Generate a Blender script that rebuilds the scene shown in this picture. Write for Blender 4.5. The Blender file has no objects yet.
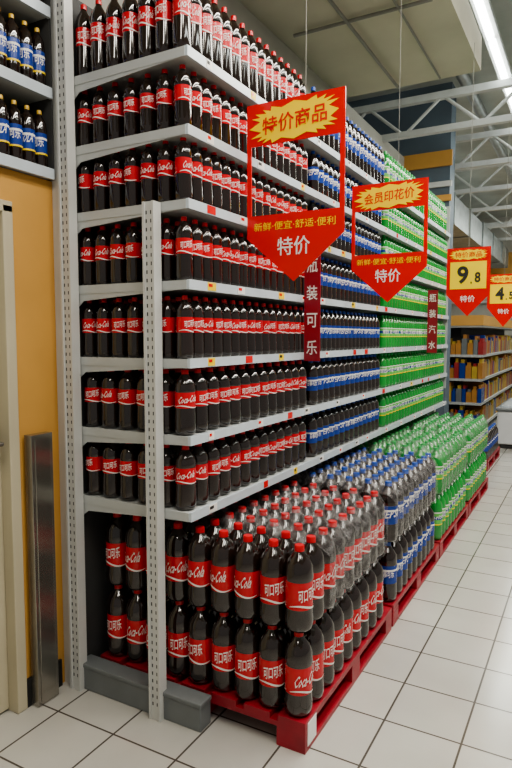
import bpy, math, random
import numpy as np
from mathutils import Vector
random.seed(4)
S=bpy.context.scene
col=S.collection
try:
    S.view_settings.look='AgX - Medium High Contrast'
except Exception: pass

# ---------------- materials ----------------
def mat(name,c,rough=.5,metal=0,noise=0,nscale=8,coat=0,emit=None,es=1,bump=0,spec=None,aniso=0):
    m=bpy.data.materials.new(name); m.use_nodes=True
    nt=m.node_tree; b=nt.nodes['Principled BSDF']
    b.inputs['Base Color'].default_value=(*c,1); b.inputs['Roughness'].default_value=rough
    b.inputs['Metallic'].default_value=metal
    if coat: b.inputs['Coat Weight'].default_value=coat; b.inputs['Coat Roughness'].default_value=.05
    if spec is not None: b.inputs['Specular IOR Level'].default_value=spec
    if aniso: b.inputs['Anisotropic'].default_value=aniso
    if emit: b.inputs['Emission Color'].default_value=(*emit,1); b.inputs['Emission Strength'].default_value=es
    if noise or bump:
        tc=nt.nodes.new('ShaderNodeTexCoord'); n=nt.nodes.new('ShaderNodeTexNoise')
        n.inputs['Scale'].default_value=nscale; n.inputs['Detail'].default_value=5
        nt.links.new(tc.outputs['Object'],n.inputs['Vector'])
        if noise:
            r=nt.nodes.new('ShaderNodeValToRGB')
            r.color_ramp.elements[0].position=.3; r.color_ramp.elements[1].position=.7
            r.color_ramp.elements[0].color=(*[x*(1-noise) for x in c],1)
            r.color_ramp.elements[1].color=(*[min(1,x*(1+noise*.6)) for x in c],1)
            nt.links.new(n.outputs['Fac'],r.inputs['Fac']); nt.links.new(r.outputs['Color'],b.inputs['Base Color'])
        if bump:
            bp=nt.nodes.new('ShaderNodeBump'); bp.inputs['Strength'].default_value=bump; bp.inputs['Distance'].default_value=.01
            nt.links.new(n.outputs['Fac'],bp.inputs['Height']); nt.links.new(bp.outputs['Normal'],b.inputs['Normal'])
    return m
M={}
M['cola']=mat('cola_liquid',(.014,.006,.004),.07,noise=.3,nscale=3,spec=.9,coat=.5)
M['red']=mat('label_red',(.58,.012,.02),.22,noise=.08,nscale=5,coat=.3)
M['capred']=mat('cap_red',(.58,.015,.02),.3,noise=.05)
M['white']=mat('print_white',(.80,.78,.75),.35,noise=.03)
M['blue']=mat('label_blue',(.015,.05,.28),.25,noise=.1)
M['capblue']=mat('cap_blue',(.02,.08,.40),.35,noise=.05)
M['green']=mat('green_soda',(.012,.26,.035),.08,noise=.2,nscale=4,spec=.9)
M['lgreen']=mat('label_green',(.13,.47,.09),.3,noise=.15)
M['capgreen']=mat('cap_green',(.03,.36,.08),.35,noise=.05)
M['yellow']=mat('print_yellow',(.95,.68,.02),.35,noise=.04)
M['capyel']=mat('cap_yellow',(.60,.38,.06),.35,noise=.05)
M['shelf']=mat('shelf_enamel',(.46,.48,.475),.4,noise=.05,nscale=6)
M['strip']=mat('price_rail',(.55,.61,.66),.22,noise=.05,nscale=12)
M['post']=mat('post_enamel',(.58,.585,.565),.35,noise=.06,nscale=6)
M['slot']=mat('slot_dark',(.06,.06,.06),.7,noise=.1)
M['base']=mat('base_grey',(.17,.185,.19),.4,noise=.1)
M['back']=mat('back_panel',(.06,.06,.06),.6,noise=.1)
M['pallet']=mat('pallet_red',(.31,.018,.03),.38,noise=.25,nscale=9)
M['signred']=mat('sign_red',(.68,.018,.015),.18,noise=.05)
M['signtext']=mat('sign_text_red',(.68,.02,.02),.4,noise=.03)
M['darkred']=mat('banner_red',(.28,.015,.025),.45,noise=.05)
M['black']=mat('print_black',(.02,.02,.02),.5,noise=.05)
M['steel']=mat('steel_guard',(.42,.40,.36),.26,metal=.9,noise=.2,nscale=4,aniso=.6)
M['orange']=mat('orange_wall_paint',(.60,.33,.09),.6,noise=.08,nscale=3,bump=.1)
M['door']=mat('door_cream',(.52,.47,.34),.5,noise=.05,nscale=3)
M['ceil']=mat('ceiling_beige',(.60,.57,.46),.85,noise=.12,nscale=1.5,bump=.2)
M['ceil2']=mat('ceiling_high',(.50,.53,.49),.8,noise=.25,nscale=1.2)
M['bluewall']=mat('blue_grey_wall',(.12,.16,.20),.6,noise=.15,nscale=2)
M['wall']=mat('wall_plaster',(.48,.47,.42),.8,noise=.1,nscale=2,bump=.1)
M['beam']=mat('truss_white',(.62,.64,.63),.5,noise=.08)
M['wire']=mat('wire_grey',(.28,.28,.25),.5,noise=.1)
M['duct']=mat('duct_galvanised',(.33,.36,.36),.4,metal=.4,noise=.2)
M['tube']=mat('fluorescent_tube',(1,1,1),.4,emit=(.95,1,.95),es=11)
M['freezer']=mat('freezer_white',(.62,.64,.65),.3,noise=.04)
M['pk_o']=mat('package_orange',(.42,.20,.05),.5,noise=.15)
M['pk_y']=mat('package_yellow',(.50,.36,.06),.5,noise=.15)
M['pk_r']=mat('package_red',(.34,.03,.03),.5,noise=.15)
def film():
    m=bpy.data.materials.new('shrink_film'); m.use_nodes=True; nt=m.node_tree
    nt.nodes.clear(); N=nt.nodes.new; L=nt.links.new
    o=N('ShaderNodeOutputMaterial'); mx=N('ShaderNodeMixShader'); t=N('ShaderNodeBsdfTransparent'); g=N('ShaderNodeBsdfPrincipled')
    g.inputs['Base Color'].default_value=(.55,.54,.54,1); g.inputs['Roughness'].default_value=.14
    tc=N('ShaderNodeTexCoord'); n=N('ShaderNodeTexNoise'); n.inputs['Scale'].default_value=30; n.inputs['Detail'].default_value=4
    L(tc.outputs['Object'],n.inputs['Vector'])
    r=N('ShaderNodeMapRange'); r.inputs['From Min'].default_value=.42; r.inputs['From Max'].default_value=.75
    r.inputs['To Min'].default_value=.05; r.inputs['To Max'].default_value=.36
    L(n.outputs['Fac'],r.inputs['Value']); L(r.outputs['Result'],mx.inputs['Fac'])
    b=N('ShaderNodeBump'); b.inputs['Strength'].default_value=.6; b.inputs['Distance'].default_value=.01
    L(n.outputs['Fac'],b.inputs['Height']); L(b.outputs['Normal'],g.inputs['Normal'])
    L(t.outputs[0],mx.inputs[1]); L(g.outputs[0],mx.inputs[2]); L(mx.outputs[0],o.inputs['Surface'])
    return m
M['film']=film()
def tiles():
    m=bpy.data.materials.new('floor_tiles'); m.use_nodes=True; nt=m.node_tree; b=nt.nodes['Principled BSDF']
    N=nt.nodes.new; L=nt.links.new
    tc=N('ShaderNodeTexCoord'); br=N('ShaderNodeTexBrick')
    br.offset=0; br.squash=1
    br.inputs['Scale'].default_value=1; br.inputs['Brick Width'].default_value=.3; br.inputs['Row Height'].default_value=.3
    br.inputs['Mortar Size'].default_value=.0045; br.inputs['Mortar Smooth'].default_value=.2
    br.inputs['Color1'].default_value=(.51,.495,.455,1); br.inputs['Color2'].default_value=(.455,.445,.415,1)
    br.inputs['Mortar'].default_value=(.09,.08,.07,1)
    mp=N('ShaderNodeMapping'); mp.inputs['Location'].default_value=(.08,.1,0)
    L(tc.outputs['Object'],mp.inputs['Vector']); L(mp.outputs[0],br.inputs['Vector'])
    n=N('ShaderNodeTexNoise'); n.inputs['Scale'].default_value=1.7; n.inputs['Detail'].default_value=6
    L(tc.outputs['Object'],n.inputs['Vector'])
    mx=N('ShaderNodeMix'); mx.data_type='RGBA'; mx.blend_type='MULTIPLY'; mx.inputs['Factor'].default_value=.35
    r=N('ShaderNodeValToRGB'); r.color_ramp.elements[0].position=.3; r.color_ramp.elements[1].position=.65
    r.color_ramp.elements[0].color=(.6,.59,.56,1); r.color_ramp.elements[1].color=(1,1,1,1)
    L(n.outputs['Fac'],r.inputs['Fac']); L(br.outputs['Color'],mx.inputs['A']); L(r.outputs['Color'],mx.inputs['B'])
    L(mx.outputs['Result'],b.inputs['Base Color'])
    b.inputs['Roughness'].default_value=.18
    bp=N('ShaderNodeBump'); bp.inputs['Strength'].default_value=.3; bp.inputs['Distance'].default_value=.003; bp.invert=True
    L(br.outputs['Fac'],bp.inputs['Height']); L(bp.outputs['Normal'],b.inputs['Normal'])
    return m
M['tiles']=tiles()

# ---------------- mesh accumulator ----------------
class Acc:
    def __init__(s): s.v=[];s.l=[];s.t=[];s.m=[];s.sm=[];s.n=0;s.mats=[]
    def mi(s,k):
        if k not in s.mats: s.mats.append(k)
        return s.mats.index(k)
    def add(s,V,F,mk,smooth=False):
        s.v.append(np.asarray(V,dtype=np.float32).reshape(-1,3))
        idx=s.mi(mk)
        for f in F:
            s.l.append(np.array(f,dtype=np.int32)+s.n); s.t.append(np.array([len(f)],dtype=np.int32))
            s.m.append(np.array([idx],dtype=np.int32)); s.sm.append(np.array([smooth]))
        s.n+=len(V)
    def inst(s,T,loc,rot=0,scale=(1,1)):
        V,l,t,m,sm=T
        c,sn=math.cos(rot),math.sin(rot)
        W=np.empty_like(V); W[:,0]=(V[:,0]*c-V[:,1]*sn)*scale[0]+loc[0]; W[:,1]=(V[:,0]*sn+V[:,1]*c)*scale[0]+loc[1]; W[:,2]=V[:,2]*scale[1]+loc[2]
        s.v.append(W); s.l.append(l+s.n); s.t.append(t); s.m.append(m); s.sm.append(sm); s.n+=len(V)
    def tmpl(s):
        return (np.concatenate(s.v),np.concatenate(s.l).astype(np.int32),np.concatenate(s.t).astype(np.int32),np.concatenate(s.m).astype(np.int32),np.concatenate(s.sm))
    def box(s,x0,x1,y0,y1,z0,z1,mk):
        V=[(x0,y0,z0),(x1,y0,z0),(x1,y1,z0),(x0,y1,z0),(x0,y0,z1),(x1,y0,z1),(x1,y1,z1),(x0,y1,z1)]
        s.add(V,[(0,3,2,1),(4,5,6,7),(0,1,5,4),(1,2,6,5),(2,3,7,6),(3,0,4,7)],mk)
    def prism_y(s,pts,y0,y1,mk):
        n=len(pts); V=[(p[0],y0,p[1]) for p in pts]+[(p[0],y1,p[1]) for p in pts]
        s.add(V,[tuple(range(n)),tuple(range(2*n-1,n-1,-1))]+[(i,i+n,(i+1)%n+n,(i+1)%n) for i in range(n)],mk)
    def cyl(s,p0,p1,r,mk,seg=10):
        p0=Vector(p0);p1=Vector(p1); d=(p1-p0).normalized(); a=d.orthogonal().normalized(); b=d.cross(a)
        V=[];
        for p in (p0,p1):
            for i in range(seg):
                t=2*math.pi*i/seg; V.append(tuple(p+a*math.cos(t)*r+b*math.sin(t)*r))
        s.add(V,[(i,(i+1)%seg,(i+1)%seg+seg,i+seg) for i in range(seg)],mk,True)
        s.add([V[i] for i in range(seg)],[tuple(range(seg-1,-1,-1))],mk); s.add(V[seg:],[tuple(range(seg))],mk)
    def build(s,name,parent=None,bevel=0):
        V,l,t,m,sm=s.tmpl()
        me=bpy.data.meshes.new(name); me.vertices.add(len(V)); me.vertices.foreach_set('co',V.ravel())
        me.loops.add(len(l)); me.loops.foreach_set('vertex_index',l)
        me.polygons.add(len(t)); st=np.zeros(len(t),dtype=np.int32); st[1:]=np.cumsum(t)[:-1]
        me.polygons.foreach_set('loop_start',st)
        me.polygons.foreach_set('material_index',m); me.polygons.foreach_set('use_smooth',sm.astype(bool))
        for k in s.mats: me.materials.append(M[k])
        me.update(calc_edges=True); me.validate()
        o=bpy.data.objects.new(name,me); col.objects.link(o)
        if parent: o.parent=parent
        if bevel:
            b=o.modifiers.new('bevel','BEVEL'); b.width=bevel; b.segments=2; b.limit_method='ANGLE'
        return o
def empty(name):
    o=bpy.data.objects.new(name,None); col.objects.link(o); return o

# ---------------- text ----------------
def textverts(body,size,bold=.0,res=2):
    cu=bpy.data.curves.new('t','FONT'); cu.body=body; cu.size=size; cu.align_x='CENTER'; cu.align_y='CENTER'
    cu.offset=bold; cu.resolution_u=res
    ob=bpy.data.objects.new('t',cu); col.objects.link(ob); bpy.context.view_layer.update()
    me=ob.evaluated_get(bpy.context.evaluated_depsgraph_get()).to_mesh()
    V=np.array([v.co[:] for v in me.vertices],dtype=np.float32).reshape(-1,3)
    F=[tuple(p.vertices) for p in me.polygons]
    ob.evaluated_get(bpy.context.evaluated_depsgraph_get()).to_mesh_clear()
    bpy.data.objects.remove(ob); bpy.data.curves.remove(cu)
    if len(V):
        V[:,1]-=(V[:,1].max()+V[:,1].min())/2; V[:,0]-=(V[:,0].max()+V[:,0].min())/2
    return V,F
def flat_text(acc,body,cx,y,cz,size,mk,bold=.0,width=None,height=None,slant=0):
    V,F=textverts(body,size,bold,4)
    if not len(V): return
    if width: V[:,0]*=width/(V[:,0].max()-V[:,0].min())
    if height: V[:,1]*=height/(V[:,1].max()-V[:,1].min())
    W=np.stack([V[:,0]+cx,np.full(len(V),y),V[:,1]+cz+V[:,0]*slant],1)
    acc.add(W,F,mk)
def wrap_text(acc,body,r,zc,width,height,mk,off=0,tilt=0,shear=0,bold=.0015):
    V,F=textverts(body,.1,bold,1)
    V[:,0]*=width/(V[:,0].max()-V[:,0].min()); V[:,1]*=height/(V[:,1].max()-V[:,1].min())
    V[:,0]+=V[:,1]*shear
    a=V[:,0]/r+off
    acc.add(np.stack([np.sin(a)*r,-np.cos(a)*r,V[:,1]+zc+V[:,0]*tilt],1),F,mk)

# ---------------- bottles ----------------
def bottle(kind,R,H,seg,text,body_m,lab,cap,lab0,lab1,txt=None,txt2=None,mats=None):
    A=Acc()
    if mats: A.mats=list(mats)
    def seg_(pts,mk):
        V=[];n=seg
        for (r,z) in pts:
            for i in range(n):
                t=2*math.pi*i/n; V.append((math.cos(t)*r*R,math.sin(t)*r*R,z*H))
        F=[(k*n+i,k*n+(i+1)%n,(k+1)*n+(i+1)%n,(k+1)*n+i) for k in range(len(pts)-1) for i in range(n)]
        A.add(V,F,mk,True)
    low=[(.55,.0),(.82,.012),(.95,.045),(1.0,.10)]
    if kind=='contour':
        low+= [(1.0,.16),(.955,lab0-.03),(.95,lab0)]
        up=[(.955,lab1),(1.0,lab1+.03),(.995,lab1+.06),(.93,.775),(.76,.835),(.52,.885),(.34,.92),(.30,.935)]
        if lab1>.64: up=[(.955,lab1),(.99,lab1+.02),(.93,.775),(.76,.835),(.52,.885),(.34,.92),(.30,.935)]
    else:
        low+= [(.97,lab0)]
        up=[(.97,lab1),(.98,lab1+.03),(.9,.78),(.7,.84),(.48,.885),(.33,.92),(.30,.935)]
    seg_(low,body_m)
    if kind=='contour': seg_([(.96,lab0),(.96,lab1)],lab[0])
    else:
        tot=sum(w for k,w in lab); z=lab0
        for k,w in lab:
            d=(lab1-lab0)*w/tot; seg_([(.985,z),(.985,z+d)],k); z+=d
    seg_(up,body_m)
    seg_([(.36,.932),(.36,.942)],cap); seg_([(.34,.94),(.34,.99),(.31,1.0)],cap)
    n=seg
    A.add([(math.cos(2*math.pi*i/n)*.31*R,math.sin(2*math.pi*i/n)*.31*R,H) for i in range(n)],[tuple(range(n))],cap)
    if text:
        lh=(lab1-lab0)*H
        wrap_text(A,txt,R*.985+.0012,(lab0+lab1)/2*H+lh*.08,R*1.45,lh*.46,'white',0,.15 if kind=='contour' else 0)
        wrap_text(A,txt2 or txt,R*.985+.0012,(lab0+lab1)/2*H+lh*.08,R*1.9,lh*.44,'white',math.pi,.12,.3,.001)
        if kind=='contour':
            z0=lab0*H+lh*.10
            for (a,b) in ((-1.4,1.4),(1.8,4.5)):
                V=[];k=14
                for i in range(k+1):
                    f=i/k; t=a+(b-a)*f; zz=z0+lh*.07*math.sin(f*2*math.pi); q=R*.96+.0013
                    th=lh*(.02+.055*math.sin(f*math.pi))
                    V+=[(math.sin(t)*q,-math.cos(t)*q,zz-th/2),(math.sin(t)*q,-math.cos(t)*q,zz+th/2)]
                A.add(V,[(2*i,2*i+2,2*i+3,2*i+1) for i in range(k)],'white')
    return A
MC=['cola','red','capred','white']; MP=['cola','blue','capblue','white','red']; MG=['green','lgreen','capgreen','white','blue','yellow']; MJ=['cola','blue','capyel','white','yellow']
def mk(kind,R,H,seg,text):
    big=R>.05
    if kind=='cola': a=bottle('contour',R,H,seg,text,'cola',['red'],'capred',.28 if big else .42,.60 if big else .66,'可口可乐','Coca-Cola',MC)
    if kind=='pepsi': a=bottle('str',R,H,seg,text,'cola',[('blue',5),('white',.8),('blue',1.5)],'capblue',.32,.62,'百事可乐','PEPSI',MP)
    if kind=='green': a=bottle('str',R,H,seg,text,'green',[('yellow',.5),('lgreen',2),('blue',1.6),('lgreen',1.5),('white',.5)],'capgreen',.34,.62,'雪碧','Sprite',MG)
    if kind=='jd': a=bottle('str',R,H,seg,text,'cola',[('yellow',.4),('blue',3),('white',.5),('blue',1)],'capyel',.24,.60,'可乐','COLA',MJ)
    return a.tmpl()
mats_of={'cola':MC,'pepsi':MP,'green':MG,'jd':MJ}
nm={'cola':'cola_bottles','pepsi':'blue_label_cola_bottles','green':'lemon_soda_bottles'}

Y0,Y1=1.90,6.60; XF,XB=-1.35,-1.93
levels=[.86,1.16,1.46,1.76,2.06,2.33,2.61]
sections={'cola':(Y0,3.08),'pepsi':(3.12,4.40),'green':(4.44,Y1)}
def rr(lo,hi): return random.uniform(lo,hi)+(math.pi if random.random()<.4 else 0)
for kind,(a,b) in sections.items():
    A=Acc(); A.mats=list(mats_of[kind])
    for li,z in enumerate(levels):
        big=li<2; R=.043 if big else .0345; H=.258 if big else .247
        if li==5: H=.238
        if li==6: H=.30; R=.036
        T0=mk(kind,R,H,12,False); T1=mk(kind,R,H,20,True)
        sp=2*R+.0025
        nx=int((XF-XB-.012)/sp); ny=int((b-a-.01)/sp)
        spx=(XF-.008-R-(XB+R+.004))/(nx-1)
        for i in range(nx):
            for j in range(ny):
                x=XF-.008-R-i*spx; y=a+.006+R+j*sp
                front=(i==0) or (j==0 and kind=='cola')
                rot=rr(.3,1.6) if i==0 else rr(-.3,.9)
                A.inst(T1 if front else T0,(x,y+random.uniform(-.001,.001),z+.001),rot)
    A.build(nm[kind]+'_on_shelf')
# pallet bottles
PX0,PX1=-1.885,-.875
pal=[('cola',1.955,3.06),('pepsi',3.09,4.195),('green',4.225,5.33),('green',5.36,6.465)]
DZ=.12
def make_pallet(a,b,px0=PX0,px1=PX1,tag=False):
    P=Acc()
    for k in range(7):
        w=(px1-px0); x=px0+k*(w-.115)/6; P.box(x,x+.115,a,b,.095,DZ,'pallet')
    for y in (a,(a+b)/2-.05,b-.10):
        P.box(px0,px1,y,y+.10,.075,.0955,'pallet')
        for x in (px0,(px0+px1)/2-.06,px1-.12): P.box(x,x+.12,y,y+.10,.02,.0755,'pallet')
    for x in (px0,(px0+px1)/2-.06,px1-.12): P.box(x,x+.12,a,b,0,.0205,'pallet')
    if tag: P.box(px1,px1+.002,a+.02,a+.10,.02,.11,'white')
    return P.build('plastic_pallet',bevel=.004)
for kind,a,b in pal:
    A=Acc(); A.mats=list(mats_of[kind]); R=.0545;H=.325; sp=.1115
    T0=mk(kind,R,H,20,False); T1=mk(kind,R,H,28,True)
    for lay in range(2):
        for i in range(9):
            for j in range(int((b-a-.0)/sp)):
                x=PX1-.056-i*sp; y=a+.06+j*sp*1.0
                front=i==0 or (j==0 and kind=='cola')
                if lay==0 and i in range(2,8) and j in range(2,8): continue
                rot=rr(-.2,.8) if (j==0 and i>0) else rr(.3,1.2)
                A.inst(T1 if front else T0,(x+random.uniform(-.002,.002),y+random.uniform(-.002,.002),DZ+.001+lay*(H+.002)),rot)
    bo=A.build(nm[kind]+'_on_pallet')
    make_pallet(a,b,tag=kind=='cola')
    Fm=Acc(); y0=a+.06+(sp*1.5 if kind=='cola' else -sp*.5); y1=a+.06+8.5*sp; x1=PX1-.001; x0=PX1-.056-8.5*sp
    nx_=60;ny_=60;V=[]
    top=DZ+2*H+.006
    def hz(x,y):
        fx=((PX1-.056-x)/sp); fy=((y-a-.06)/sp)
        d=math.hypot(fx-round(fx),fy-round(fy))*sp
        return top-max(0,d-.014)*1.5
    for i in range(nx_+1):
        for j in range(ny_+1):
            x=x0+(x1-x0)*i/nx_; y=y0+(y1-y0)*j/ny_; V.append((x,y,hz(x,y)))
    F=[(i*(ny_+1)+j,(i+1)*(ny_+1)+j,(i+1)*(ny_+1)+j+1,i*(ny_+1)+j+1) for i in range(nx_) for j in range(ny_)]
    Fm.add(V,F,'film',True)
    V=[];
    for j in range(ny_+1):
        y=y0+(y1-y0)*j/ny_
        V+= [(x1,y,hz(x1,y)),(x1+.002,y,top-.2),(x1,y,top-H)]
    Fm.add(V,[(3*j+k,3*j+k+1,3*j+k+4,3*j+k+3) for j in range(ny_) for k in range(2)],'film',True)
    Fm.build('shrink_wrap',bo)
# further pallet of soft drinks beyond the gondola
make_pallet(7.3,8.35,-2.0,-1.0)
A=Acc(); A.mats=list(MP); T0=mk('pepsi',.0545,.325,14,False)
for i in range(8):
    for j in range(8): A.inst(T0,(-1.06-i*.115,7.37+j*.118,DZ+.001),0)
A.build('blue_label_cola_bottles_on_pallet')

# ---------------- gondola ----------------
G=empty('gondola_shelving')
A=Acc()
for z in levels: A.box(XB,XF,Y0,Y1,z-.028,z,'shelf')
A.build('shelf_boards',G)
A=Acc()
for z in levels:
    A.box(XF,XF+.012,Y0-.004,Y1,z-.032,z+.005,'strip')
    A.box(XB,XF,Y0-.006,Y0,z-.032,z+.003,'shelf')
A.build('price_rails',G)
A=Acc()
for z in levels:
    A.prism_y([(XB,z-.10),(XB+.05,z-.062),(XF-.25,z-.044),(XF-.02,z-.032),(XB,z-.032)],Y0-.004,Y0,'shelf')
A.build('end_brackets',G)
A=Acc()
for z in levels:
    y=Y0+.12
    while y<Y1-.1:
        w=random.choice([.04,.05,.06])
        c=random.choice(['white','white','white','yellow','signred'])
        A.box(XF+.012,XF+.0135,y,y+w,z-.028,z+.003,c)
        if c!='signred': A.box(XF+.0135,XF+.0145,y+.005,y+w*.55,z-.014,z-.002,'signred' if random.random()<.6 else 'black')
        y+=random.uniform(.2,.5)
A.build('price_tags',G)
def post(x0,x1,y0,y1,z1,name,z0=0):
    A=Acc(); A.box(x0,x1,y0,y1,z0,z1,'post')
    xm=(x0+x1)/2
    A.box(x0-.004,x0+.006,y0-.006,y1,z0,z1,'post'); A.box(x1-.006,x1+.004,y0-.006,y1,z0,z1,'post')
    z=z0+.06
    while z<z1-.03:
        for dx in (-.011,.011): A.box(xm+dx-.0028,xm+dx+.0028,y0-.0008,y0+.001,z,z+.014,'slot')
        z+=.032
    return A.build(name,G)
post(-1.955,-1.905,Y0-.05,Y0-.01,3.05,'rear_upright')
post(-1.515,-1.468,Y0-.05,Y0-.01,2.06,'front_upright',.0)
post(-1.985,-1.935,Y1+.01,Y1+.05,3.0,'rear_upright_far')
post(-1.515,-1.465,Y1+.01,Y1+.05,2.06,'front_upright_far')
A=Acc(); A.box(-1.945,-1.932,Y0-.01,Y1,.0,2.95,'back'); A.box(-1.93,XF,Y1,Y1+.01,1.0,2.9,'shelf'); A.build('back_panel',G)
A=Acc(); A.box(-2.02,-1.96,Y0-.03,Y0-.01,0,3.05,'post'); A.build('side_filler',G)
A=Acc(); A.box(-1.93,-1.285,Y0-.03,Y0+.045,0,.112,'base'); A.box(-1.935,-1.28,Y0-.035,Y0+.045,.1,.118,'base'); A.build('base_foot',G,bevel=.004)

# ---------------- signs ----------------
def burst(acc,cx,cz,w,h,y,mk_,n=20,slant=0):
    pts=[]; rnd=random.Random(7)
    for i in range(2*n):
        t=2*math.pi*i/(2*n); k=1.0 if i%2==0 else .8
        c,s=math.cos(t),math.sin(t); e=.55
        x=math.copysign(abs(c)**e,c)*w/2*k*(1+rnd.uniform(-.05,.05)); z=math.copysign(abs(s)**e,s)*h/2*k
        pts.append((cx+x,y,cz+z+x*slant))
    acc.add([(cx,y,cz)]+pts,[(0,i+1,(i+1)%(2*n)+1) for i in range(2*n)],mk_)
def window_sign(xl,w,y,ztop,zbot,ztip,title,zceil):
    s=empty('promotion_sign')
    xr=xl+w; xc=xl+w/2; t=.006; H=ztop-zbot
    hh=H*.31; bh=H*.17; e=.02
    A=Acc()
    A.box(xl,xr,y,y+t,ztop-hh,ztop,'signred')
    A.box(xl,xl+e,y,y+t,zbot+bh,ztop-hh,'signred'); A.box(xr-e,xr,y,y+t,zbot+bh,ztop-hh,'signred')
    A.prism_y([(xl,zbot),(xc,ztip),(xr,zbot),(xr,zbot+bh),(xl,zbot+bh)],y,y+t,'signred')
    A.build('frame',s)
    A=Acc(); burst(A,xc,ztop-hh*.52,w*.90,hh*.88,y-.002,'yellow',slant=.05)
    flat_text(A,title,xc,y-.0035,ztop-hh*.52,.1,'signtext',.0015,width=w*.66,height=hh*.42,slant=.06)
    flat_text(A,'新鲜·便宜·舒适·便利',xc,y-.002,zbot+bh*.5,.04,'yellow',0,width=w*.84,height=.034)
    flat_text(A,'特价',xc,y-.002,zbot-(zbot-ztip)*.22,.1,'white',.001,width=w*.34,height=w*.17)
    A.build('print',s)
    A=Acc(); A.cyl((xc+.05,y+.003,ztop),(xc+.05,y+.003,zceil),.0015,'wire',6)
    A.cyl((xc-.01,y+.003,ztop),(xc+.05,y+.003,ztop+.06),.0015,'wire',6); A.build('hanger',s)
def price_sign(xl,w,y,ztop,zbot,ztip,price,zceil):
    s=empty('promotion_sign'); xr=xl+w; xc=xl+w/2; t=.006; H=ztop-zbot
    A=Acc(); A.prism_y([(xl,zbot),(xc,ztip),(xr,zbot),(xr,ztop),(xl,ztop)],y,y+t,'signred'); A.build('board',s)
    A=Acc(); A.box(xl+.03,xr-.03,y-.003,y,zbot+H*.12,ztop-H*.30,'yellow')
    burst(A,xc,ztop-H*.15,w*.86,H*.22,y-.002,'yellow')
    flat_text(A,'特价商品',xc,y-.0035,ztop-H*.15,.1,'signtext',.001,width=w*.62,height=H*.12)
    flat_text(A,price[0],xc-w*.12,y-.005,zbot+H*.42,.1,'black',.003,width=w*.26,height=H*.38)
    flat_text(A,price[1],xc+w*.22,y-.005,zbot+H*.36,.1,'black',.003,width=w*.13,height=H*.22)
    A.box(xc+w*.06,xc+w*.09,y-.005,y-.004,zbot+H*.23,zbot+H*.27,'black')
    flat_text(A,'特价',xc,y-.002,zbot-(zbot-ztip)*.2,.1,'white',.001,width=w*.34,height=w*.16)
    A.build('print',s)
    A=Acc(); A.cyl((xc,y+.003,ztop),(xc,y+.003,zceil),.002,'wire',6); A.build('hanger',s)
window_sign(-1.318,.441,2.30,2.52,1.965,1.779,'特价商品',4.0)
window_sign(-1.26,.44,3.43,2.42,1.938,1.746,'会员印花价',4.0)
price_sign(-1.14,.36,5.5,2.31,1.91,1.724,'98',4.0)
price_sign(-1.09,.36,7.5,2.26,1.88,1.66,'45',3.96)
def banner(x,y,z0,z1,txt):
    s=empty('category_banner'); A=Acc(); A.box(x,x+.09,y,y+.006,z0,z1,'darkred')
    n=len(txt); dz=(z1-z0)/n
    for i,c in enumerate(txt): flat_text(A,c,x+.045,y-.002,z1-dz*(i+.5),.1,'white',.001,width=.062,height=.075)
    A.build('board',s)
    A=Acc(); A.cyl((x,y+.003,z1-.01),(x+.09,y+.003,z1-.01),.003,'wire'); A.build('bracket',s)
banner(-1.334,2.93,1.42,1.99,'瓶装可乐')
banner(-1.334,5.65,1.40,1.97,'瓶装汽水')

# ---------------- room ----------------
A=Acc(); A.box(-9,5,-3,19,-.1,0,'tiles'); A.build('floor')
A=Acc(); A.box(-9,-1.0,-3,6.1,4.0,4.3,'ceil'); A.build('ceiling')
A=Acc(); A.box(-9,5,-3,19,4.9,5.0,'ceil2'); A.build('ceiling_high')
W=Acc(); yd=1.655
W.box(-2.35,-2.02,yd,1.87,0,2.2,'orange'); W.box(-2.35,-2.02,-.5,yd,2.06,2.2,'orange'); W.build('wall_left')
A=Acc(); A.box(-2.5,-2.36,-3,8.5,0,4.0,'wall'); A.build('wall_left_rear')
D=empty('door_1')
A=Acc(); A.box(-2.10,-2.06,.6,yd-.05,.01,2.03,'door'); A.box(-2.062,-2.05,.72,yd-.16,.2,.95,'door'); A.box(-2.062,-2.05,.72,yd-.16,1.1,1.9,'door'); A.build('door_leaf',D,bevel=.004)
A=Acc(); A.box(-2.14,-2.005,yd-.05,yd-.002,0,2.06,'door'); A.box(-2.14,-2.005,.5,yd-.002,2.03,2.075,'door'); A.box(-2.14,-2.005,.5,.6,0,2.06,'door'); A.build('door_frame',D,bevel=.004)
A=Acc(); A.box(-2.06,-2.045,yd-.11,yd-.07,1.05,1.19,'steel'); A.cyl((-2.05,yd-.09,1.13),(-2.0,yd-.09,1.13),.009,'steel'); A.cyl((-2.0,yd-.09,1.13),(-2.0,yd-.20,1.13),.009,'steel'); A.build('handle',D)
A=Acc(); A.box(-2.02,-2.008,yd,1.845,0,.12,'black'); A.build('baseboard_left')
A=Acc(); A.box(-2.008,-1.965,1.675,1.785,0.003,1.15,'steel'); A.box(-1.965,-1.961,1.69,1.77,.02,1.13,'steel'); A.build('steel_door_guard',bevel=.005)
U=empty('upper_wall_shelf'); A=Acc()
for z in (2.235,2.56,2.88,3.2):
    A.box(-2.35,-2.0,-.5,1.85,z-.03,z,'shelf'); A.box(-2.0,-1.985,-.5,1.852,z-.035,z+.008,'strip')
A.box(-2.355,-2.35,-.5,1.85,2.2,3.3,'back'); A.box(-2.35,-1.995,1.852,1.86,2.2,3.3,'back')
A.build('boards',U)
A=Acc(); A.mats=list(MJ)
T1=mk('jd',.030,.24,18,True);T0=mk('jd',.030,.24,10,False)
for z in (2.235,2.56,2.88):
    for i in range(5):
        for j in range(26):
            A.inst(T1 if i==0 else T0,(-2.031-i*.0625,1.82-j*.0625,z+.001),rr(.2,1.3))
A.build('small_cola_bottles')

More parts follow.
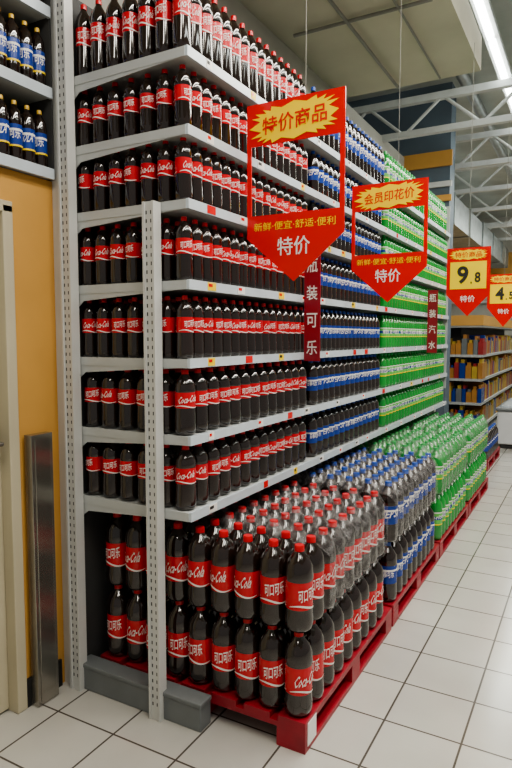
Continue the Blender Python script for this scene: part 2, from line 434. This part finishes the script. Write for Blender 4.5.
# far structures
A=Acc(); A.box(-9,-1.75,8.5,8.8,0,4.9,'bluewall'); A.build('wall_back')
A=Acc(); A.box(-9,-1.72,8.46,8.5,3.82,4.02,'orange'); A.box(-9,-1.72,8.46,8.5,3.55,3.62,'beam'); A.box(-9,-1.72,8.46,8.5,3.36,3.44,'orange'); A.build('trim_1')
A=Acc(); A.box(-9,5,18.6,18.8,0,4.9,'wall'); A.build('wall_far')
A=Acc(); A.box(-9,5,18.5,18.6,3.3,3.9,'orange'); A.box(-9,5,18.45,18.6,2.5,2.56,'beam'); A.build('trim_2')
def truss(y,xa=-4.5):
    A=Acc()
    A.box(xa,4,y,y+.08,4.33,4.41,'beam'); A.box(xa,4,y,y+.08,3.95,4.02,'beam')
    x=xa;u=True
    while x<3.6:
        A.cyl((x,y+.04,3.98 if u else 4.37),(x+.45,y+.04,4.37 if u else 3.98),.02,'beam',8); x+=.45;u=not u
    A.build('roof_truss')
truss(7.46,-3.0)
for y in (9.2,10.8,12.5,14.5,16.5): truss(y)
A=Acc(); A.box(-3.0,-2.1,9.0,18,3.42,3.9,'duct')
for y in (9.0,10.5,12,13.5,15,16.5): A.box(-3.03,-2.07,y,y+.05,3.40,3.92,'duct')
A.build('ventilation_duct')
A=Acc(); A.cyl((-.72,-3,4.62),(-.72,18,4.62),.05,'duct',12); A.cyl((-1.5,6.3,4.7),(-1.5,18,4.7),.07,'duct',14); A.build('ceiling_pipes')
A=Acc(); A.cyl((-1.75,-2,3.965),(-1.75,6.0,3.965),.014,'wire'); A.cyl((-2.2,4.6,3.965),(-1.1,4.6,3.965),.014,'wire'); A.cyl((-1.35,-2,3.97),(-1.35,6.0,3.97),.010,'wire'); A.build('conduit_pipes')
for x,ya in ((-.98,0.2),(.7,0.2),(2.1,.2),(-3.3,9.2)):
    F=empty('fluorescent_light_strip')
    A=Acc(); A.box(x-.07,x+.07,ya,17.5,4.47,4.52,'beam'); A.build('housing',F)
    A=Acc(); y=ya+.05
    while y<17.3:
        A.box(x-.03,x+.03,y,min(y+1.5,17.45),4.43,4.47,'tube'); y+=1.58
    A.build('tubes',F)
# far grocery shelving
s=empty('grocery_shelving'); A=Acc()
x0,x1,y0,y1,h=-3.2,-1.5,10.0,16.0,1.72
A.box(x0,x1-.4,y0+.4,y1,0,h,'back')
zs=[.12,.5,.88,1.26]
for z in zs: A.box(x0,x1,y0,y1,z-.04,z,'shelf')
A.box(x0,x1,y0,y1,h-.03,h,'shelf'); A.box(x0,x1+.01,y0-.02,y1,h,h+.16,'orange')
A.build('frame',s)
A=Acc(); cs=['pk_y','pk_o','pk_y','pk_r','pk_o','pk_o','base','blue']
for z in zs:
    x=x0+.02
    while x<x1-.06:
        w=random.uniform(.05,.09); c=random.choice(cs); hh=random.uniform(.2,.32)
        A.box(x,x+w,y0+.03,y0+.35,z,z+hh*.8,c); A.box(x+w*.2,x+w*.8,y0+.06,y0+.3,z+hh*.8,z+hh,random.choice(cs)); x+=w+.008
    y=y0+.4
    while y<y1-.1:
        w=random.uniform(.06,.12); c=random.choice(cs); hh=random.uniform(.2,.32)
        A.box(x1-.35,x1-.03,y,y+w,z,z+hh,c); y+=w+.01
A.build('packages',s)
Fz=empty('chest_freezer'); A=Acc(); A.box(-1.12,-.2,8.9,10.4,.06,.52,'freezer'); A.box(-1.08,-.24,8.94,10.36,0,.06,'slot'); A.box(-1.14,-.18,8.88,10.42,.52,.57,'base'); A.build('cabinet',Fz,bevel=.02)
A=Acc(); A.box(-1.07,-.25,8.95,10.35,.57,.59,'strip'); A.box(-.68,-.64,8.95,10.35,.59,.60,'base'); A.build('lid',Fz)

# ---------------- lights ----------------
def area(x,y,z,sx,sy,e,c=(1,.94,.84),rot=(0,0,0)):
    l=bpy.data.lights.new('aisle_lamp','AREA'); l.shape='RECTANGLE'; l.size=sx; l.size_y=sy; l.energy=e; l.color=c
    o=bpy.data.objects.new('aisle_lamp',l); o.location=(x,y,z); o.rotation_euler=rot; col.objects.link(o)
area(-.3,1.0,3.95,.2,4,85)
area(.9,3.5,4.3,.2,7,170)
area(-.3,6.0,3.95,.2,4,75)
area(-.98,13,3.9,.3,8,110,(.95,1,.92))
w=bpy.data.worlds.new('world'); S.world=w; w.use_nodes=True
w.node_tree.nodes['Background'].inputs[0].default_value=(1,.97,.90,1); w.node_tree.nodes['Background'].inputs[1].default_value=.30

cam=bpy.data.cameras.new('camera'); co=bpy.data.objects.new('camera',cam); col.objects.link(co)
co.location=(0,0,1.55); co.rotation_euler=(math.radians(90-4.5),0,math.radians(29))
cam.sensor_fit='VERTICAL'; cam.sensor_height=36; cam.lens=28.4; cam.clip_start=.05
S.camera=co
